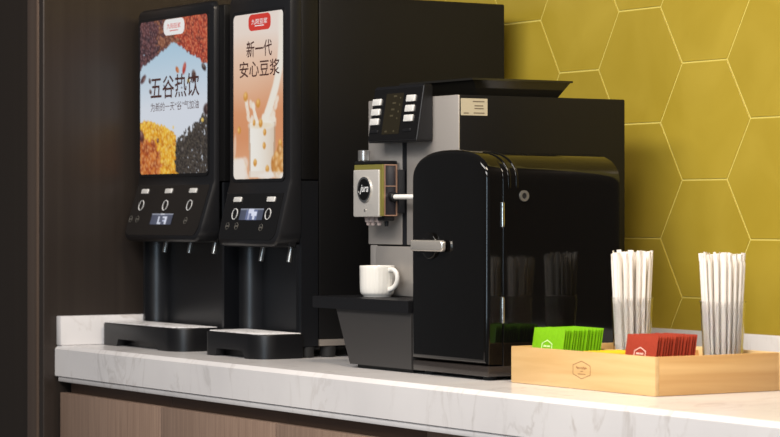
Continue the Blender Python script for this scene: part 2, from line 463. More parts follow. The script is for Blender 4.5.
# ------------------------------------------------------------------ posters (the printed pictures, as coloured cells)
class Canvas:
    def __init__(s, W, H): s.W, s.H = W, H; s.p = [[(0, 0, 0)] * W for _ in range(H)]
    def fill(s, f):
        for j in range(s.H):
            for i in range(s.W): s.p[j][i] = f((i + .5) / s.W, (j + .5) / s.H)
    def ell(s, u, v, ru, rv, ang, col, a=1.0, hi=None, soft=0.25):
        W, H = s.W, s.H; R = max(ru, rv * H / W) * 1.2
        ca, sa = math.cos(ang), math.sin(ang)
        cx, cy, rx, ry = u * W, v * H, ru * W, rv * W
        m = max(rx, ry) + 1.5
        for j in range(max(0, int(cy - m)), min(H, int(cy + m) + 1)):
            for i in range(max(0, int(cx - m)), min(W, int(cx + m) + 1)):
                dx, dy = i + .5 - cx, j + .5 - cy
                x = (dx * ca + dy * sa) / rx; y = (-dx * sa + dy * ca) / ry
                d = math.sqrt(x * x + y * y)
                k = min(1, max(0, (1 + soft - d) / (2 * soft))) * a
                if k > 0:
                    c = col
                    if hi: 
                        h = max(0, 1 - math.hypot(x + .3, y + .35)); c = tuple(col[q] + (hi[q] - col[q]) * h for q in range(3))
                    o = s.p[j][i]; s.p[j][i] = tuple(o[q] + (c[q] - o[q]) * k for q in range(3))
def mixc(a, b, t):
    t = min(1, max(0, t)); return tuple(a[q] + (b[q] - a[q]) * t for q in range(3))
def canvas_obj(name, cv, x0, x1, z0, z1, fm, d, parent, m, r=0.0):
    bm = bmesh.new(); lay = bm.verts.layers.float_color.new('Col')
    V = []
    for j in range(cv.H):
        row = []
        for i in range(cv.W):
            a = x0 + (x1 - x0) * i / (cv.W - 1); b = z1 - (z1 - z0) * j / (cv.H - 1)
            if r:      # pull the corners round
                dx = max(0, x0 + r - a, a - (x1 - r)); dz = max(0, z0 + r - b, b - (z1 - r))
                q = math.hypot(dx, dz)
                if dx > 0 and dz > 0 and q > r:
                    sx = 1 if a > (x0 + x1) / 2 else -1; sz = 1 if b > (z0 + z1) / 2 else -1
                    a -= sx * dx * (1 - r / q); b -= sz * dz * (1 - r / q)
            v = bm.verts.new(fm(a, b, d)); c = cv.p[j][i]
            v[lay] = (lin(max(0, min(255, c[0]))), lin(max(0, min(255, c[1]))), lin(max(0, min(255, c[2]))), 1)
            row.append(v)
        V.append(row)
    for j in range(cv.H - 1):
        for i in range(cv.W - 1): bm.faces.new((V[j][i], V[j + 1][i], V[j + 1][i + 1], V[j][i + 1]))
    return obj(name, bm, m, parent, smooth=False)

def poster_grain():
    rnd = random.Random(3); cv = Canvas(120, 132)
    sky = lambda u, v: mixc((172, 206, 228), (222, 228, 238), (v - .12) / .45)
    cv.fill(sky)
    # bottom right: black sesame, bottom left: corn and pumpkin
    for k in range(1500):
        u = rnd.uniform(.5, 1.02); lim = .84 - .20 * (u - .5) / .5
        v = rnd.uniform(lim - .04, 1.02)
        if v < lim and rnd.random() < .75: continue
        c = rnd.choice([(38, 32, 30), (52, 44, 40), (66, 58, 50), (28, 24, 24)])
        cv.ell(u, v, .016, .009, rnd.uniform(0, 3), c, 1, (96, 88, 78))
    for k in range(1000):
        u = rnd.uniform(-.02, .58); lim = .66 + .10 * (u / .55) ** 2 + (.25 if u > .52 else 0)
        v = rnd.uniform(lim, 1.02)
        inner = (u / .32) ** 2 + ((v - .92) / .16) ** 2 < 1
        c = rnd.choice([(170, 74, 26), (196, 100, 34), (150, 62, 26), (214, 124, 48)]) if inner else rnd.choice([(238, 168, 26), (226, 148, 20), (244, 190, 56), (206, 126, 18)])
        cv.ell(u, v, .026 if inner else .022, .022 if inner else .017, rnd.uniform(0, 3), c, 1, (255, 226, 130) if not inner else (236, 170, 110))
    # top: dark beans left, nuts middle, red berries right
    for k in range(2600):
        u = rnd.uniform(-.02, 1.02)
        lim = (.30 - .16 * (u / .5)) if u < .5 else (.14 + .17 * ((u - .5) / .5))
        lim += rnd.uniform(-.02, .012)
        v = rnd.uniform(-.02, lim)
        if u + rnd.uniform(-.08, .08) < .30: c = rnd.choice([(54, 30, 38), (74, 38, 44), (42, 26, 36), (92, 50, 50)]); hi = (150, 110, 112)
        elif u + rnd.uniform(-.08, .08) < .56: c = rnd.choice([(120, 66, 46), (98, 50, 38), (140, 84, 60), (84, 42, 36)]); hi = (184, 134, 104)
        else: c = rnd.choice([(166, 48, 30), (184, 66, 40), (136, 38, 28), (104, 32, 28), (192, 92, 60)]); hi = (236, 140, 100)
        cv.ell(u, v, .018, .0135, rnd.uniform(0, 3.1), c, 1, hi)
    for (u, v, ru, rv, an, c) in [(.80, .385, .042, .030, 1.2, (58, 32, 28)), (.985, .60, .04, .05, 1.5, (52, 30, 28)), (.02, .745, .05, .035, .8, (84, 34, 30)),
                                (.05, .375, .045, .022, 2.6, (70, 36, 40)), (.15, .39, .020, .016, 1, (60, 40, 44)), (.16, .46, .020, .016, .5, (70, 46, 46)),
                                (.66, .33, .022, .042, .4, (176, 40, 26)), (.56, .335, .018, .028, 2.2, (190, 90, 30)), (.94, .335, .035, .02, .6, (44, 30, 30)), (.72, .41, .016, .018, 1, (222, 190, 80)),
                                (.38, .44, .03, .010, .6, (84, 96, 120)), (.45, .93, .0, .0, 0, (0, 0, 0)), (.27, .88 - .10, .018, .018, 0, (110, 60, 40)), (.44, .775, .024, .03, 0, (236, 180, 50)),
                                (.66, .79, .018, .034, .3, (50, 44, 42)), (.63, .87 - .02, .026, .028, 1, (44, 38, 36)), (.40, .845, .022, .022, 0, (240, 190, 70)), (.20, .72, .012, .012, 0, (240, 205, 110)), (.50, .70, .012, .012, 0, (240, 205, 110)), (.92, .665, .02, .014, 0, (236, 200, 90))]:
        if ru: cv.ell(u, v, ru, rv, an, c, 1, mixc(c, (255, 240, 225), .45))
    return cv
def poster_soy():
    rnd = random.Random(5); cv = Canvas(100, 160)
    def bg(u, v):
        c = mixc((242, 228, 218), (224, 152, 106), (v - .12) / .48)
        c = mixc(c, (236, 186, 150), (v - .75) / .3)
        g = math.exp(-(((u - .2) / .5) ** 2 + ((v - .35) / .2) ** 2)); c = mixc(c, (244, 206, 176), g * .5)
        if u > .86: c = mixc(c, (248, 240, 230), (u - .86) / .10 * max(0, 1 - v / .5))
        return c
    cv.fill(bg)
    # the pouring stream
    pts = [(.97, .05), (.96, .20), (.92, .34), (.84, .46), (.74, .56), (.64, .65), (.60, .70)]
    for (a, b) in zip(pts, pts[1:]):
        for k in range(14):
            t = k / 14; u = a[0] + (b[0] - a[0]) * t; v = a[1] + (b[1] - a[1]) * t
            cv.ell(u, v, .055, .055, 0, (247, 240, 228), .55)
            cv.ell(u - .03, v, .015, .015, 0, (232, 214, 190), .35)
    # splash crown
    for k in range(30):
        a = rnd.uniform(-1.15, 1.15); r = rnd.uniform(.03, .2)
        cv.ell(.57 + .36 * math.sin(a) * (.75 + r), .69 - r * .75 * (abs(math.sin(a)) ** .6 + .25), .03, .045, a * .6, (248, 240, 226), .8)
    # glass of milk
    for j in range(cv.H):
        for i in range(cv.W):
            u, v = (i + .5) / cv.W, (j + .5) / cv.H
            if .665 < v < .985:
                w = .265 - .03 * (v - .66); du = (u - .575) / w
                if abs(du) < 1:
                    c = mixc((250, 246, 238), (226, 206, 184), (du * .5 + .5) ** 2)
                    if abs(du) > .88: c = mixc(c, (186, 140, 106), .65)
                    if v > .95: c = mixc(c, (240, 226, 212), .7)
                    cv.p[j][i] = c
    cv.ell(.575, .675, .26, .04, 0, (250, 244, 232), .95); cv.ell(.575, .68, .22, .028, 0, (238, 220, 190), .6)
    for (u, v, s) in [(.25, .50, 1.25), (.50, .545, 1.2), (.12, .70, 1.0), (.55, .665, 1.1), (.63, .72, .9), (.42, .66, .8), (.11, .90, 1.0), (.24, .92, 1.0), (.05, .88, .8), (.44, .90, 1.0), (.62, .80, .9), (.68, .94, 1.0), (.93, .79, 1.1)]:
        cv.ell(u, v, .034 * s, .036 * s, rnd.uniform(-.6, .6), (214, 146, 58), 1, (250, 206, 130))
    for k in range(34):
        cv.ell(rnd.uniform(.80, 1.0), rnd.uniform(.83, .97), .055, .045, rnd.uniform(0, 3), rnd.choice([(206, 140, 66), (190, 122, 56), (222, 160, 84)]), 1, (246, 206, 150))
    for k in range(26): cv.ell(rnd.uniform(-.02, .26), rnd.uniform(.90, 1.0), .07, .06, 0, (246, 236, 226), .7)
    for k in range(16): cv.ell(rnd.uniform(.55, 1), rnd.uniform(.965, 1.0), .06, .03, 0, (246, 238, 230), .6)
    cv.ell(.03, .80, .03, .12, .1, (246, 236, 224), .5)
    return cv

# ------------------------------------------------------------------ drink dispensers
def dispenser(x0, x1, label, screen, dx0, dx1, dz0, dz1, ind, rings, indz, ringz, lcd, icons, nozx, nozz, plz, feet, tray, soy, YB, hx, dy, tz=0):
    YF = 0.200
    zb, zt = 0.940, 1.693
    t = thing('drink_dispenser', ((x0 + x1) / 2, 0.45, CT), label, 'drink dispenser')
    REC0, REC1 = 0.965, 1.17
    # main shell behind the seam
    obj('shell', B(x0, x1, 0.2735, 0.766, zb, zt, 0.004), M['black_soft'], t)
    # upper collar in front of the seam
    obj('head_collar', B(x0, x1, YB, 0.2725, 1.288, zt, 0.003), M['black_soft'], t)
    # lower column: U-shaped plan with rounded inner corners
    th, rr, dp = 0.010, 0.040, 0.2712
    pts = [(x0, YB), (x0 + th, YB)]
    for i in range(9):
        a = PI - 0.5 * PI * i / 8
        pts.append((x0 + th + rr + rr * math.cos(a), 0.262 - rr + 0.0 + rr * math.sin(a)))
    for i in range(9):
        a = 0.5 * PI - 0.5 * PI * i / 8
        pts.append((x1 - th - rr + rr * math.cos(a), 0.262 - rr + rr * math.sin(a)))
    pts += [(x1 - th, YB), (x1, YB), (x1, dp), (x0, dp)]
    col = obj('column', stack(bmesh.new(), [[(a, b, z) for a, b in pts] for z in (0.925, 1.286)]), M['recess'], t)
    # nozzle block under the head
    obj('nozzle_block', B(hx[0] + 0.02, hx[1] - 0.01, 0.203, 0.257, nozz[0] + 0.006, 1.2, 0.004), M['black'], t)
    # head: vertical above, control part leaning out below
    zs, zl = 1.288, plz
    def fy(z):
        k = min(1, max(0, (zs - z) / (zs - zl)));
        return YF - dy * k
    hz1, hz0 = 1.704, zl - 0.012
    rc, rb, bv = 0.022, 0.035, 0.010
    zz = [hz0 + rb * (1 - math.cos(0.5 * PI * i / 7)) for i in range(8)] + [1.2, 1.24, 1.27, 1.282, 1.288, 1.294, 1.31, 1.4, 1.55] + [hz1 - rc + rc * math.sin(0.5 * PI * i / 7) for i in range(8)]
    rows = []
    for z in zz:
        i0 = 0
        if z < hz0 + rb: q = hz0 + rb - z; i0 = rb - math.sqrt(max(0, rb * rb - q * q))
        if z > hz1 - rc: q = z - (hz1 - rc); i0 = rc - math.sqrt(max(0, rc * rc - q * q))
        a, b = hx[0] + i0, hx[1] - i0
        f = fy(z)
        e = min(hz1 - z, z - hz0); lift = 0.0
        if e < bv: lift = bv - math.sqrt(max(0, bv * bv - (bv - e) ** 2))
        row = [(a, YB - 0.001, z), (a, f + bv, z), (a + bv * .3, f + bv * .3, z), (a + bv, f, z), (b - bv, f, z), (b - bv * .3, f + bv * .3, z), (b, f + bv, z), (b, YB - 0.001, z)]
        rows.append([(p[0], min(YB - 0.001, p[1] + lift), p[2]) for p in row])
    bm = bmesh.new()
    L = [[bm.verts.new(p) for p in r] for r in rows]
    for r0, r1 in zip(L, L[1:]):
        for i in range(8):
            j = (i + 1) % 8
            bm.faces.new((r0[i], r0[j], r1[j], r1[i]))
    bm.faces.new(L[0]); bm.faces.new(L[-1][::-1])
    head = obj('head', bm, M['bezel'], t)
    fm = lambda a, b, d: (a, fy(b) - d, b)
    # picture window
    m_ = 0.0
    obj('window_frame', poly_ring(bmesh.new(), rrect(dx0 - 0.007, dx1 + 0.007, dz0 - 0.007, dz1 + 0.007, 0.016), 0.007, FRONT(YF), -0.001, 0.0022), M['black'], head)
    scr = canvas_obj('poster_screen', screen, dx0, dx1, dz0, dz1, FRONT(YF), 0.0008, head, M['poster'], 0.012 if soy else 0.006)
    scr['label'] = 'backlit poster of a glass of soy milk' if soy else 'backlit poster of grains and beans'
    F2 = FRONT(YF)
    dw, dh = dx1 - dx0, dz1 - dz0
    def T(s, u0, u1, v0, v1, name, m, d=0.0016, bold=0.010):
        return obj(name, text_bm(s, dx0 + u0 * dw, dx0 + u1 * dw, dz1 - v1 * dh, dz1 - v0 * dh, F2, 0, d, bold), m, head, smooth=False)
    if soy:
        T('新一代', .27, .78, .165, .265, 'poster_lettering', M['ptext'])
        T('安心豆浆', .13, .93, .285, .385, 'poster_lettering', M['ptext'])
        lg = obj('poster_logo', prism(bmesh.new(), rrect(dx0 + .31 * dw, dx0 + .75 * dw, dz1 - .105 * dh, dz1 - .006 * dh, 0.014), F2, 0.0008, 0.0014), M['plogo_r'], head, smooth=False)
        T('九阳豆浆', .37, .69, .035, .068, 'logo_lettering', M['plogo_w'], 0.0018, 0.008)
        obj('logo_underline', B(dx0 + .44 * dw, dx0 + .62 * dw, YF - 0.0017, YF - 0.001, dz1 - .080 * dh, dz1 - .074 * dh), M['plogo_w'], head, smooth=False)
    else:
        T('五谷热饮', .165, .885, .362, .512, 'poster_lettering', M['ptext'])
        T('为新的一天“谷”气加油', .165, .875, .535, .592, 'poster_lettering', M['ptext'], bold=0.0)
        obj('poster_logo', prism(bmesh.new(), rrect(dx0 + .36 * dw, dx0 + .665 * dw, dz1 - .105 * dh, dz1 - .002 * dh, 0.016), F2, 0.0008, 0.0014), M['plogo_w'], head, smooth=False)
        T('九阳豆浆', .41, .615, .030, .064, 'logo_lettering', M['plogo_r'], 0.0018, 0.008)
        obj('logo_underline', B(dx0 + .45 * dw, dx0 + .575 * dw, YF - 0.0017, YF - 0.001, dz1 - .080 * dh, dz1 - .075 * dh), M['plogo_r'], head, smooth=False)
    # control panel glass
    bm = bmesh.new()
    pz0, pz1 = zl + 0.004, indz + 0.013
    nrow = 8; px0, px1 = hx[0] + 0.012, hx[1] - 0.012; rows = []
    for k in range(nrow + 7):
        if k < 7: z = pz0 + 0.022 * (1 - math.cos(0.5 * PI * k / 6))
        else: z = pz0 + 0.022 + (pz1 - pz0 - 0.022) * (k - 6) / nrow
        q = max(0, pz0 + 0.022 - z); ins = 0.022 - math.sqrt(max(0, 0.022 ** 2 - q * q))
        rows.append([(px0 + ins, fy(z) + 0.001, z), (px0 + ins, fy(z) - 0.0012, z), (px1 - ins, fy(z) - 0.0012, z), (px1 - ins, fy(z) + 0.001, z)])
    stack(bm, rows)
    cp = obj('control_panel', bm, M['panelglass'], t)
    for x in ind: obj('indicator', prism(bmesh.new(), rrect(x - 0.017, x + 0.017, indz - 0.0055, indz + 0.0055, 0.002), fm, 0.001, 0.004, 0.001), M['key'], cp)
    for x in rings: obj('button_ring', ring_flat(bmesh.new(), x, ringz, 0.0124, 0.0111, fm, 0.001, 0.0026), M['white_print'], cp)
    lx0, lx1, lz0, lz1 = lcd
    cv = Canvas(44, 14); rl = random.Random(2)
    cv.fill(lambda u, v: mixc((70, 76, 96), (92, 98, 118), 1 - abs(u - .5) * 2))
    def R(u0, u1, v0, v1, c):
        for j in range(14):
            for i in range(44):
                if u0 <= (i + .5) / 44 <= u1 and v0 <= (j + .5) / 14 <= v1: cv.p[j][i] = c
    R(0, 1, 0, .14, (150, 155, 170))
    if soy:
        R(.28, .74, .14, 1, (112, 122, 160)); R(.36, .60, .1, .4, (226, 230, 250)); R(.50, .72, .30, .66, (232, 236, 255)); R(.56, .66, .66, .95, (225, 230, 250)); R(.36, .44, .4, .95, (180, 186, 214))
    else:
        R(.34, .42, .30, .92, (220, 225, 240)); R(.42, .50, .80, .92, (220, 225, 240)); R(.54, .74, .26, .40, (226, 230, 246)); R(.66, .74, .40, .95, (226, 230, 246)); R(.56, .66, .60, .70, (200, 206, 230)); R(.40, .60, .02, .14, (220, 222, 232))
    canvas_obj('lcd_display', cv, lx0, lx1, lz0, lz1, fm, 0.0022, cp, M['lcd'])
    for (x, z) in icons:
        bm = ring_flat(bmesh.new(), x, z, 0.0078, 0.0070, fm, 0.001, 0.0021, 24)
        box(bm, x - 0.0045, x + 0.0045, fm(x, z, 0.0024)[1], fm(x, z, 0.001)[1], z - 0.0015, z + 0.0015)
        obj('touch_icon', bm, M['grey_print'], cp, smooth=False)
    # outlets
    for x in nozx:
        bm = cyl(bmesh.new(), (x, 0.236, nozz[0] + 0.02), (x, 0.226, nozz[1]), 0.0062, 0.0056, 16)
        obj('nozzle', bm, M['steel'], t)
    # drip tray with a finger notch
    tx0, tx1, ty0 = tray
    pts = rrect(tx0, tx1, ty0, YB - 0.0015, (0.03, 0.05, 0.002, 0.002), 10)
    tr = obj('drip_tray', prism(bmesh.new(), pts, PLAN, CT + 0.0005, 0.9535, 0.003), M['tray'], t)
    nw = 0.28 * (tx1 - tx0); cxn = (tx0 + tx1) / 2
    cut = stack(bmesh.new(), [[(cxn - nw - 0.0, y, CT - 0.01), (cxn + nw, y, CT - 0.01), (cxn + nw - 0.012, y, CT + 0.017), (cxn - nw + 0.012, y, CT + 0.017)] for y in (ty0 - 0.02, ty0 + 0.025)])
    boolean(tr, cut)
    gp = rrect(tx0 + 0.006, tx1 - 0.006, ty0 + 0.006, YB - 0.003, (0.024, 0.042, 0.002, 0.002), 10)
    obj('drip_plate', prism(bmesh.new(), gp, PLAN, 0.9537, 0.9550, 0.0005), M['speckle'], tr, label='white speckled drip plate')
    # chassis strip and feet
    obj('chassis_strip', B(x0 + 0.004, x1 + 0.0008, 0.275, 0.74, 0.9255, 0.9395), M['strip'], t, label='bare steel chassis strip')
    for fx in (x0 + 0.03, x1 - 0.016):
        for y in (0.252, 0.305, 0.70):
            if y == 0.252:
                obj('foot', cyl(bmesh.new(), (fx, y, CT + 0.0005), (fx, y, 0.9252), 0.015, 0.016, 20, 0.002), M['rubber'], t)
            else:
                obj('foot', cyl(bmesh.new(), (fx, y, CT + 0.0005), (fx, y, 0.9252), 0.017, 0.018, 20, 0.002), M['rubber'], t)
    return t

dispenser(-1.255, -0.8415, 'black drink dispenser with a poster of colourful grains, in the corner by the dark wall', poster_grain(),
          -1.236, -0.888, 1.3085, 1.674, (-1.194, -1.070, -0.9455), (-1.195, -1.069, -0.946), 1.268, 1.2342, (-1.122, -1.0135, 1.189, 1.2146),
          ((-1.2315, 1.2015), (-1.196, 1.2015), (-0.944, 1.1985)), (-1.160, -1.033, -0.910), (1.150, 1.122), 1.160, 3, (-1.2645, -0.862, 0.105), False, 0.2165, (-1.255, -0.862), 0.040)
dispenser(-0.790, -0.510, 'black drink dispenser with a peach-coloured soy milk poster, next to the coffee machine', poster_soy(),
          -0.764, -0.536, 1.2915, 1.659, (-0.7225, -0.570), (-0.723, -0.571), 1.246, 1.2135, (-0.698, -0.593, 1.2003, 1.2256),
          ((-0.746, 1.1867), (-0.704, 1.1868), (-0.591, 1.184)), (-0.686, -0.560), (1.137, 1.108), 1.153, 2, (-0.757, -0.500, 0.116), True, 0.229, (-0.790, -0.510), 0.033)

# ------------------------------------------------------------------ coffee machine
cm = thing('coffee_machine', (-0.12, 0.45, CT), 'black and silver bean-to-cup coffee machine standing between dispenser and milk cooler', 'coffee machine')
X0, X1, YS = -0.294, 0.050, 0.267
obj('body', B(X0 + 0.004, X1, 0.2712, 0.683, 0.915, 1.4515, 0.003), M['black_soft'], cm)
obj('body_foot', B(X0 + 0.03, X1 - 0.03, 0.275, 0.66, CT + 0.0005, 0.9148), M['rubber'], cm, smooth=False)
# silver front: two upper panels either side of a dark slot, lower panel
obj('front_panel', B(X0, -0.1625, YS, 0.2710, 1.150, 1.4515, 0.002), M['silver'], cm, label='left silver front panel')
obj('front_panel', B(-0.143, X1, YS, 0.2710, 1.150, 1.4515, 0.002), M['silver'], cm, label='right silver front panel')
obj('front_slot', B(-0.1623, -0.1432, YS + 0.0025, 0.2710, 1.150, 1.4515), M['slotblack'], cm, smooth=False)
obj('grounds_door', B(-0.2587, X1, YS - 0.004, 0.2710, 1.044, 1.1465, 0.002), M['silver'], cm, label='silver grounds container front')
obj('front_panel', B(X0 + 0.008, -0.2602, YS, 0.2710, 1.044, 1.1485, 0.002), M['silver'], cm, label='narrow silver strip beside the grounds container')
# drip tray shelf and slanted apron
pts = [(-0.3185, 0.1455), (0.0545, 0.1455), (0.0545, 0.262), (-0.312, 0.262)]
ts = obj('cup_shelf', stack(bmesh.new(), [[(a, b, z) for a, b in pts] for z in (1.0185, 1.0425)]), M['black'], cm, smooth=False)
bm = bmesh.new()
for k in range(17):
    y = 0.156 + k * 0.0062
    box(bm, -0.302, 0.047, y, y + 0.0036, 1.0426, 1.0432)
obj('cup_grille', bm, M['black'], ts, smooth=False)
bm = bmesh.new()
top = [(-0.2345, 0.153), (0.0535, 0.153), (0.0535, 0.268), (-0.2345, 0.268)]
bot = [(-0.1795, 0.153), (0.0545, 0.153), (0.0545, 0.268), (-0.1795, 0.268)]
def lerp(a, b, t): return [(p[0] + (q[0] - p[0]) * t, p[1] + (q[1] - p[1]) * t) for p, q in zip(a, b)]
stack(bm, [[(a, b, z) for a, b in lerp(top, bot, t_)] for t_, z in ((0, 1.0183), (1, 0.9075))])
obj('apron', bm, M['apron'], cm, smooth=False)
obj('apron_base', B(-0.165, 0.045, 0.163, 0.2695, CT + 0.0005, 0.9073), M['rubber'], cm, smooth=False)
# control panel, leaning
pf = [(1.3605, 0.2245), (1.4765, 0.2435)]
bm = bmesh.new()
r_ = []
px0, px1 = -0.2295, -0.041
for z, y in pf:
    r_.append([(px0, y, z), (px1, y, z), (px1, 0.2665, z), (px0, 0.2665, z)])
stack(bm, r_)
bmesh.ops.bevel(bm, geom=list(bm.edges), offset=0.003, segments=3, affect='EDGES')
pn = obj('control_panel', bm, M['black'], cm)
def pm(a, b, d):
    k = (b - 1.3605) / 0.116; return (a, 0.2245 + 0.019 * k - d, b)
obj('panel_face', prism(bmesh.new(), rrect(px0 + 0.004, px1 - 0.004, 1.366, 1.471, 0.004), pm, -0.001, 0.0006), M['panelglass'], pn)
for zc in (1.4447, 1.4242, 1.4042):
    dz = (zc - 1.4447) * 0.10
    for xc in (-0.2085, -0.0785):
        obj('button', prism(bmesh.new(), rrect(xc - 0.0155, xc + 0.0155, zc + (0.004 if xc > -0.1 else 0) - 0.0068, zc + (0.004 if xc > -0.1 else 0) + 0.0068, 0.0015), pm, 0.0004, 0.0045, 0.0012), M['key'], pn, label='silver selection button')
for xc in (-0.206, -0.080): obj('button', prism(bmesh.new(), rrect(xc - 0.015, xc + 0.015, 1.381, 1.387, 0.001), pm, 0.0004, 0.0026, 0.0008), M['black'], pn, label='small black button')
sc_ = obj('display', prism(bmesh.new(), rrect(-0.176, -0.110, 1.377, 1.461, 0.002), pm, 0.0004, 0.0012), M['jlcd'], pn)
for (x, z, w) in ((-0.140, 1.455, .012), (-0.120, 1.451, .004), (-0.142, 1.441, .012), (-0.120, 1.437, .004), (-0.144, 1.428, .012), (-0.122, 1.423, .004), (-0.146, 1.415, .012), (-0.124, 1.409, .004), (-0.160, 1.383, .008), (-0.130, 1.383, .005)):
    bm = B(x - w / 2, x + w / 2, pm(x, z, 0.0016)[1], pm(x, z, 0.001)[1], z - 0.0018, z + 0.0018)
    obj('display_mark', bm, M['dim_print'], sc_, smooth=False)
# spout unit
SX0, SX1, SY = -0.2625, -0.1500, 0.212
sp = obj('spout_housing', B(SX0, SX1 - 0.004, SY + 0.006, 0.250, 1.209, 1.316, 0.002), M['smoke'], cm)
bm = prism(bmesh.new(), rrect(SX0, SX1 - 0.0115, 1.2075, 1.3050, 0.003), FRONT(SY + 0.006), 0, 0.007, 0.002)
fp = obj('front_plate', bm, M['silverplate'], sp, label='silver front plate with round badge')
bx, bz = SX0 + 0.047, 1.264
obj('badge_ring', ring_flat(bmesh.new(), bx, bz, 0.0265, 0.0225, FRONT(SY - 0.001), 0, 0.003), M['chrome'], sp)
obj('badge', disc(bmesh.new(), bx, bz, 0.0226, FRONT(SY - 0.001), 0, 0.0018), M['gloss'], sp)
obj('badge_lettering', text_bm('jura', bx - 0.017, bx + 0.017, bz - 0.010, bz + 0.010, FRONT(SY - 0.001), 0, 0.0024, 0.012, 0.35), M['white_print'], sp, smooth=False)
obj('screw', disc(bmesh.new(), bx, 1.2215, 0.0028, FRONT(SY - 0.001), 0, 0.001), M['steel'], sp)
obj('top_cover', B(SX0 - 0.012, SX1 - 0.020, SY + 0.009, 0.262, 1.3165, 1.3235, 0.002), M['black'], sp)
obj('edge_strip', box(B(SX1 - 0.0110, SX1 - 0.002, SY + 0.0015, SY + 0.0058, 1.2095, 1.3155), SX0 + 0.001, SX1 - 0.0112, SY + 0.0015, SY + 0.0058, 1.3054, 1.3155), M['olive'], sp, smooth=False, label='edge strip with the yellowish reflection painted on')
bm = poly_ring(bmesh.new(), [(0.2190, 1.2095), (0.2500, 1.2095), (0.2500, 1.3155), (0.2190, 1.3155)], 0.0022, RIGHT(SX1 - 0.004), 0, 0.0022)
box(bm, SX1 - 0.004, SX1 - 0.002, 0.220, 0.249, 1.270, 1.2715)
obj('window_frame', bm, M['copper'], sp, smooth=False, label='copper-coloured frame of the side window')
obj('spout_bracket', B(SX1 - 0.045, SX1 + 0.004, 0.2502, 0.2668, 1.215, 1.305, 0.002), M['slotblack'], cm)
obj('adjuster_knob', cyl(bmesh.new(), (-0.2545, 0.2325, 1.3237), (-0.2545, 0.2325, 1.3465), 0.0128, 0.0128, 28, 0.0015), M['steel'], sp, label='brushed steel knob')
for x in (SX0 + 0.028, SX0 + 0.046, SX0 + 0.070):
    bm = cyl(bmesh.new(), (x, 0.232, 1.2088), (x, 0.232, 1.197), 0.009, 0.008, 18); cyl(bm, (x, 0.232, 1.1968), (x, 0.232, 1.190), 0.0055, 0.0045, 14)
    obj('nozzle', bm, M['nozzlegrey'], sp, label='translucent grey outlet')
bm = B(SX1 - 0.034, SX1 - 0.006, 0.222, 0.246, 1.199, 1.2088, 0.002); cyl(bm, (SX1 - 0.018, 0.234, 1.1988), (SX1 - 0.018, 0.234, 1.188), 0.005, 0.004, 12)
obj('nozzle', bm, M['black'], sp, label='black milk outlet')
obj('hose_hub', cyl(bmesh.new(), (SX1 - 0.0038, 0.240, 1.2485), (SX1 + 0.006, 0.240, 1.2485), 0.0105, 0.0095, 20, 0.001), M['black'], sp)
obj('milk_hose', tube(bmesh.new(), [(SX1 + 0.0062, 0.240, 1.2485), (-0.10, 0.2395, 1.2485), (-0.03, 0.238, 1.2480), (0.0570, 0.236, 1.2475)], 0.0052, 14), M['white_plastic'], cm, label='white milk tube to the cooler')
# bean hopper
bm = bmesh.new()
def rect(a0, a1, b0, b1, z): return [(a0, b0, z), (a1, b0, z), (a1, b1, z), (a0, b1, z)]
stack(bm, [rect(-0.20, 0.028, 0.330, 0.526, 1.4518), rect(-0.222, 0.044, 0.306, 0.546, 1.4818), rect(-0.226, 0.048, 0.302, 0.550, 1.4820), rect(-0.226, 0.048, 0.302, 0.550, 1.4862),
           rect(-0.218, 0.040, 0.310, 0.542, 1.4862), rect(-0.196, 0.024, 0.334, 0.522, 1.4545)])
hp = obj('bean_hopper', bm, M['hopper'], cm, smooth=False)
# side sticker
st = obj('sticker', prism(bmesh.new(), rrect(0.2725, 0.3365, 1.4105, 1.4445, 0.001), RIGHT(X1), 0, 0.0006), M['sticker'], cm, label='cream paper sticker')
bm = bmesh.new()
for (a0, a1, z) in ((.301, .329, 1.4385), (.305, .326, 1.4300), (.305, .327, 1.4245), (.303, .329, 1.4155), (.279, .291, 1.4150)):
    box(bm, X1 + 0.0005, X1 + 0.0009, a0, a1, z - 0.0011, z + 0.0011)
obj('sticker_print', bm, M['label_ink'], st, smooth=False)

# ------------------------------------------------------------------ milk cooler
mc = thing('milk_cooler', (0.19, 0.31, CT), 'glossy black arched-top milk cooler with chrome latch, right of the coffee machine', 'milk cooler')
KX0, KX1 = 0.0575, 0.320
def arch(x0, x1, z0, ztop, rise=0.060, n=22, e=2.5):
    c = (x0 + x1) / 2; w = (x1 - x0) / 2
    pts = [(x0, z0), (x1, z0)]
    for i in range(n + 1):
        a = PI * i / n
        ca, sa = math.cos(a), math.sin(a)
        pts.append((c + w * math.copysign(abs(ca) ** (2 / e), ca), ztop - rise + rise * abs(sa) ** (2 / e)))
    return pts
KT = 1.337
obj('cabinet', prism(bmesh.new(), arch(KX0 + 0.004, KX1 - 0.001, 0.912, KT - 0.004), FRONT(0.464), 0, 0.275, 0.003, mi=0), M['gloss'], mc)
dr = obj('door', prism(bmesh.new(), arch(KX0, KX1, 0.930, KT), FRONT(0.1865), 0, 0.0365, 0.010, seg=5), M['gloss'], mc)
obj('door_seal', prism(bmesh.new(), arch(KX0 + 0.006, KX1 - 0.003, 0.932, KT - 0.007), FRONT(0.1888), 0, 0.0021), M['rubber'], mc)
obj('top_ridge', prism(bmesh.new(), arch(KX0 + 0.0025, KX1 + 0.0005, 1.262, KT - 0.0015), FRONT(0.207), 0, 0.007, 0.002, both=True), M['gloss'], mc)
obj('top_ridge', prism(bmesh.new(), arch(KX0 + 0.0025, KX1 + 0.0005, 1.262, KT - 0.0015), FRONT(0.224), 0, 0.006, 0.002, both=True), M['gloss'], mc)
obj('base', B(KX0 + 0.001, KX1 + 0.001, 0.153, 0.464, CT + 0.007, 0.9275, 0.004), M['coolerbase'], mc)
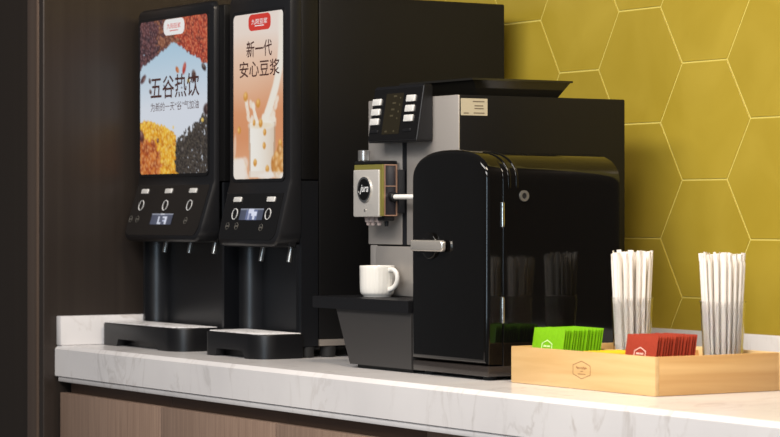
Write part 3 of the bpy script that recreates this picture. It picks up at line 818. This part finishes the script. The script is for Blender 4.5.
for fx in (KX0 + 0.03, KX1 - 0.03):
    for y in (0.18, 0.43): obj('foot', cyl(bmesh.new(), (fx, y, CT + 0.0005), (fx, y, CT + 0.0072), 0.014, n=16), M['rubber'], mc)
for z0, z1 in ((1.189, 1.236), (1.008, 1.057)):
    obj('hinge', cyl(bmesh.new(), (KX1 + 0.0012, 0.1868, z0), (KX1 + 0.0012, 0.1868, z1), 0.0036, n=14, bev=0.001), M['chrome'], mc)
bm = ring_flat(bmesh.new(), 0.2367, 1.2478, 0.0105, 0.0058, RIGHT(KX1 - 0.0012), 0, 0.0035)
kl = obj('key_lock', bm, M['steel'], mc)
obj('lock_core', disc(bmesh.new(), 0.2367, 1.2478, 0.0059, RIGHT(KX1 - 0.0012), 0, 0.0015), M['slotblack'], kl)
bm = disc(bmesh.new(), 0.130, 1.152, 0.0255, FRONT(0.1502), 0, 0.006, 32, 0.002)
lt = obj('latch_rose', bm, M['gloss'], dr)
pts = rrect(0.077, 0.190, 1.1410, 1.1630, (0.004, 0.008, 0.008, 0.004), 5)
lv = obj('latch_lever', prism(bmesh.new(), pts, FRONT(0.1440), 0, 0.009, 0.004), M['latch'], dr, label='chrome latch lever')

# ------------------------------------------------------------------ espresso cup
cc = (-0.1835, 0.2210, 1.0433)
cp = thing('coffee_cup', cc, 'white ribbed espresso cup on the drip shelf of the coffee machine', 'cup')
def flute(a, z, r):
    return 1.0 + (0.0045 * math.cos(26 * a) if (0.006 < z < 0.060 and r > 0.033) else 0)
prof = [(0.0, 0.0008), (0.024, 0.0008), (0.025, 0.0), (0.0285, 0.0), (0.030, 0.003), (0.0335, 0.0055), (0.0352, 0.010), (0.0358, 0.020), (0.0362, 0.040), (0.0364, 0.058), (0.0366, 0.0625), (0.0360, 0.0640), (0.0348, 0.0635), (0.0340, 0.058), (0.0332, 0.02), (0.030, 0.009), (0.0, 0.007)]
prof[0] = (0.0005, 0.0008); prof[-1] = (0.0005, 0.007)
obj('bowl', lathe(bmesh.new(), prof, cc, 156, flute), M['porcelain'], cp)
hd = Vector((0.972, 0.232, 0)).normalized()
path = []
for (q, z) in ((0.0345, 0.054), (0.044, 0.0560), (0.053, 0.0525), (0.0575, 0.044), (0.0572, 0.034), (0.053, 0.025), (0.045, 0.0185), (0.0345, 0.0150)):
    path.append(tuple(Vector(cc) + hd * q + Vector((0, 0, z))))
# smooth the path
def smoothpath(P, k=4):
    P = [Vector(p) for p in P]; out = []
    for i in range(len(P) - 1):
        p0, p1, p2, p3 = P[max(0, i - 1)], P[i], P[i + 1], P[min(len(P) - 1, i + 2)]
        for j in range(k):
            t = j / k
            out.append(0.5 * ((2 * p1) + (p2 - p0) * t + (2 * p0 - 5 * p1 + 4 * p2 - p3) * t * t + (3 * p1 - p0 - 3 * p2 + p3) * t ** 3))
    out.append(P[-1]); return out
obj('handle', tube(bmesh.new(), smoothpath(path), 0.0048, 14, 1.25), M['porcelain'], cp)

# ------------------------------------------------------------------ wooden sachet box
BX0, BX1, BY0, BY1, BZ1 = 0.3755, 0.8075, 0.1685, 0.455, 0.968
wb = thing('wooden_box', (0.583, 0.324, CT), 'pale wooden organiser box holding tea sachets and cups of straws', 'box')
tk = 0.009
fpn = obj('front_panel', B(BX0, BX1, BY0, BY0 + tk, CT + 0.0005, BZ1, 0.001), M['bamboo_x'], wb)
obj('back_panel', B(BX0, BX1, BY1 - tk, BY1, CT + 0.0005, BZ1, 0.001), M['bamboo_x'], wb)
for a in (BX0, BX1 - tk): obj('side_panel', B(a, a + tk, BY0 + tk + 0.0002, BY1 - tk - 0.0002, CT + 0.0005, BZ1, 0.001), M['bamboo_y'], wb)
obj('bottom_panel', B(BX0 + tk + 0.0002, BX1 - tk - 0.0002, BY0 + tk + 0.0002, BY1 - tk - 0.0002, CT + 0.0005, CT + 0.008), M['bamboo_x'], wb)
dvz = 0.9625
obj('divider', B(BX0 + tk + 0.0003, BX1 - tk - 0.0003, 0.312, 0.320, CT + 0.0082, dvz, 0.001), M['bamboo_x'], wb)
for x in (0.5055, 0.662): obj('divider', B(x, x + 0.007, BY0 + tk + 0.0003, 0.3118, CT + 0.0082, dvz, 0.001), M['bamboo_y'], wb)
obj('divider', B(0.575, 0.583, 0.3203, BY1 - tk - 0.0003, CT + 0.0082, dvz, 0.001), M['bamboo_y'], wb)
# burnt-in mark
ex, ez = 0.596, 0.9350
hexp = [(ex, ez - 0.0165), (ex + 0.0265, ez - 0.0085), (ex + 0.0265, ez + 0.0085), (ex, ez + 0.0165), (ex - 0.0265, ez + 0.0085), (ex - 0.0265, ez - 0.0085)]
bm = poly_ring(bmesh.new(), hexp, 0.0012, FRONT(BY0), -0.0004, 0.0003)
# script-like stroke and two small lines
sp_ = []
for k in range(40):
    t_ = k / 39; x = ex - 0.016 + 0.032 * t_
    sp_.append((x, BY0 - 0.0003, ez + 0.0035 + 0.0022 * math.sin(t_ * 30) * (0.6 + 0.4 * math.cos(t_ * 9))))
tube(bm, sp_, 0.0007, 6)
box(bm, ex - 0.0035, ex + 0.0035, BY0 - 0.0003, BY0, ez - 0.0035, ez - 0.0020)
box(bm, ex - 0.0115, ex + 0.0115, BY0 - 0.0003, BY0, ez - 0.0082, ez - 0.0068)
obj('box_emblem', bm, M['engraved'], fpn, smooth=False, label='brown burnt-in hexagon emblem')

# sachets
def sachet_bm(w, h, t):
    """a pillow pouch standing in X/Z, centred in X, bottom at 0"""
    nx, nz = 8, 8; bm = bmesh.new(); F_, K_ = [], []
    for j in range(nz + 1):
        fr, bk = [], []
        for i in range(nx + 1):
            u, v = i / nx, j / nz
            e = min(1, 6 * min(u, 1 - u)) * min(1, 6 * min(v, 1 - v))
            d = 0.0004 + t / 2 * e
            wr = 0.0006 * math.sin(u * 23 + v * 9) * e
            fr.append(bm.verts.new(((u - .5) * w, -d + wr, v * h))); bk.append(bm.verts.new(((u - .5) * w, d + wr, v * h)))
        F_.append(fr); K_.append(bk)
    for j in range(nz):
        for i in range(nx):
            bm.faces.new((F_[j][i], F_[j][i + 1], F_[j + 1][i + 1], F_[j + 1][i]))
            bm.faces.new((K_[j][i + 1], K_[j][i], K_[j + 1][i], K_[j + 1][i + 1]))
    for j in range(nz):
        bm.faces.new((F_[j + 1][0], K_[j + 1][0], K_[j][0], F_[j][0])); bm.faces.new((F_[j][nx], K_[j][nx], K_[j + 1][nx], F_[j + 1][nx]))
    for i in range(nx):
        bm.faces.new((F_[0][i], K_[0][i], K_[0][i + 1], F_[0][i + 1])); bm.faces.new((F_[nz][i + 1], K_[nz][i + 1], K_[nz][i], F_[nz][i]))
    return bm
def sachet_row(colname, xc, y0, n, pitch, w, h, z0, m, mprint, lab_first, lab_rest, group, lean=0.16, dxs=0.0, first_print=True):
    proto = None
    for k in range(n):
        jx = 0.0 if k == 0 else random.uniform(-0.0012, 0.0012); jl = random.uniform(-0.03, 0.03)
        loc = (xc + jx + dxs * k, y0 + k * pitch, z0)
        if k == 0 or proto is None:
            o = obj('tea_sachet', sachet_bm(w, h, 0.0036), m, None, (0, 0, 0))
            o.location = loc; o.rotation_euler = (-lean, 0, 0)
            ORG[o.name] = Vector((0, 0, 0))
            if k == 0:
                tag(o, lab_first, 'sachet', group)
                if first_print:
                    ez_ = h * 0.62
                    hp_ = [(0, ez_ - 0.014), (0.0165, ez_ - 0.007), (0.0165, ez_ + 0.007), (0, ez_ + 0.014), (-0.0165, ez_ + 0.007), (-0.0165, ez_ - 0.007)]
                    fm = lambda a, b, d: (a, -0.0024 - d, b)
                    bm = poly_ring(bmesh.new(), hp_, 0.0018, fm, -0.0002, 0.0003)
                    box(bm, -0.010, 0.010, -0.0027, -0.0022, ez_ + 0.0005, ez_ + 0.0035); box(bm, -0.007, 0.007, -0.0027, -0.0022, ez_ - 0.006, ez_ - 0.0045)
                    p = obj('sachet_emblem', bm, mprint, None, (0, 0, 0), smooth=False); p.parent = o
            else:
                proto = o; tag(o, lab_rest, 'sachet', group)
        else:
            o = proto.copy(); COL.objects.link(o); o.location = loc; o.rotation_euler = (-lean + jl * 0.5, random.uniform(-0.01, 0.01), random.uniform(-0.015, 0.015))
ZB = CT + 0.0095
sachet_row('green', 0.4365, 0.199, 15, 0.0062, 0.098, 0.0940, ZB, M['green'], M['greendark'],
           'frontmost lime green sachet, showing its pale emblem, at the left end of the wooden box',
           'lime green sachet in the row packed behind the frontmost green one', 'green sachets in the wooden box')
sachet_row('red', 0.716, 0.199, 15, 0.0062, 0.088, 0.0930, ZB, M['redsachet'], M['redprint'],
           'frontmost brick red sachet, showing its pale emblem, at the near corner of the wooden box',
           'brick red sachet in the row packed behind the frontmost red one', 'red sachets in the wooden box')
sachet_row('yellow', 0.578, 0.201, 14, 0.0066, 0.088, 0.056, ZB, M['yellow'], M['redprint'],
           'frontmost yellow sachet lying low between the green and the red rows',
           'yellow sachet behind the frontmost yellow one, low between the green and red rows', 'yellow sachets in the wooden box', first_print=False)

# straw cups
def straw_bm(L):
    rs = []
    for (z, a, b) in ((0, .0044, .0007), (.012, .0044, .0007), (.018, .0044, .0030), (L - .014, .0044, .0030), (L - .008, .0052, .0010), (L, .0052, .0009)):
        rs.append([(a * math.cos(2 * PI * k / 10), b * math.sin(2 * PI * k / 10), z) for k in range(10)])
    return stack(bmesh.new(), rs)
def straw_cup(cx, cy, rt, lab, slab_, grp, seed, lean):
    rnd = random.Random(seed); z0 = CT + 0.0085
    prof = [(0.0005, 0.0), (rt - 0.008, 0.0), (rt - 0.007, 0.002), (rt, 0.147), (rt + 0.0015, 0.1475), (rt + 0.0015, 0.149), (rt - 0.0009, 0.149), (rt - 0.0080, 0.003), (0.0005, 0.0022)]
    c = obj('plastic_cup', lathe(bmesh.new(), prof, (cx, cy, z0), 48), M['clear'], None, (cx, cy, z0))
    tag(c, lab, 'cup')
    proto = None; pts = []
    # positions: jittered packing inside the cup
    spots = []
    for ring, nn in ((0.0, 1), (0.0098, 7), (0.0192, 13), (0.0278, 18)):
        for k in range(nn):
            a = 2 * PI * k / nn + ring * 90
            spots.append((ring * math.cos(a), ring * math.sin(a), a, ring))
    for i, (dx, dy, a, ring) in enumerate(spots):
        L = 0.231 + rnd.uniform(-0.004, 0.003)
        if proto is None:
            o = obj('paper_straw', straw_bm(0.224), M['straw'], None, (0, 0, 0)); proto = o
            tag(o, slab_, 'straw', grp)
        else:
            o = proto.copy(); COL.objects.link(o)
        o.location = (cx + dx * 0.93, cy + dy * 0.93, z0 + 0.003 + rnd.uniform(0, 0.001))
        # lean outwards: the bundle opens a little towards the top
        out = 0.155 * (ring / 0.0275) * lean
        ax = Vector((math.cos(a), math.sin(a), 0)); tw = rnd.uniform(-0.018, 0.018)
        d = (Vector((0, 0, 1)) + ax * (out * 0.30 + rnd.uniform(-0.006, 0.006)) + Vector((-ax.y, ax.x, 0)) * tw).normalized()
        q = Vector((0, 0, 1)).rotation_difference(d)
        o.rotation_mode = 'QUATERNION'
        from mathutils import Quaternion
        o.rotation_quaternion = q @ Quaternion((0, 0, 1), rnd.uniform(0, PI))
        o.scale = (1, 1, L / 0.224)
straw_cup(0.450, 0.3935, 0.0395, 'left clear plastic cup of straws, standing behind the green sachets',
          'paper-wrapped white straw in the left clear cup behind the green sachets', 'straws in the left cup', 11, 1.0)
straw_cup(0.716, 0.3935, 0.0405, 'right clear plastic cup of straws, at the right end of the wooden box',
          'paper-wrapped white straw in the right clear cup at the right end of the box', 'straws in the right cup', 12, 1.15)

# ------------------------------------------------------------------ light
def area(name, loc, target, sx, sy, power, col=(1, 1, 1)):
    l = bpy.data.lights.new(name, 'AREA'); l.shape = 'RECTANGLE'; l.size = sx; l.size_y = sy; l.energy = power; l.color = col
    o = bpy.data.objects.new(name, l); COL.objects.link(o); o.location = loc
    d = Vector(target) - Vector(loc); o.rotation_euler = d.to_track_quat('-Z', 'Y').to_euler()
    return o
area('ceiling_lamp', (1.45, -0.35, 2.75), (0.95, 0.3, 0.9), 0.9, 0.35, 42, (1.0, 0.85, 0.68))
area('ceiling_lamp', (0.2, -1.6, 2.8), (-0.2, 0.0, 0.9), 1.8, 0.5, 52, (1.0, 0.95, 0.90))
area('ceiling_lamp', (2.6, -2.6, 2.8), (0.5, 0.0, 1.0), 1.8, 0.8, 78, (1.0, 0.96, 0.93))
area('window_daylight', (4.6, -4.6, 1.7), (0.0, 0.2, 1.1), 1.5, 1.8, 62, (0.66, 0.84, 1.0))
w = bpy.data.worlds.new('world'); SC.world = w; w.use_nodes = True
w.node_tree.nodes['Background'].inputs[0].default_value = (0.9, 0.93, 1.0, 1); w.node_tree.nodes['Background'].inputs[1].default_value = 0.10

SC.view_settings.view_transform = 'Standard'; SC.view_settings.look = 'None'
SC.view_settings.exposure = 0.0; SC.view_settings.gamma = 1.0; SC.view_settings.use_curve_mapping = False
try: SC.cycles.use_denoising = True
except Exception: pass
SC.cycles.max_bounces = 10; SC.cycles.transparent_max_bounces = 16; SC.cycles.transmission_bounces = 10
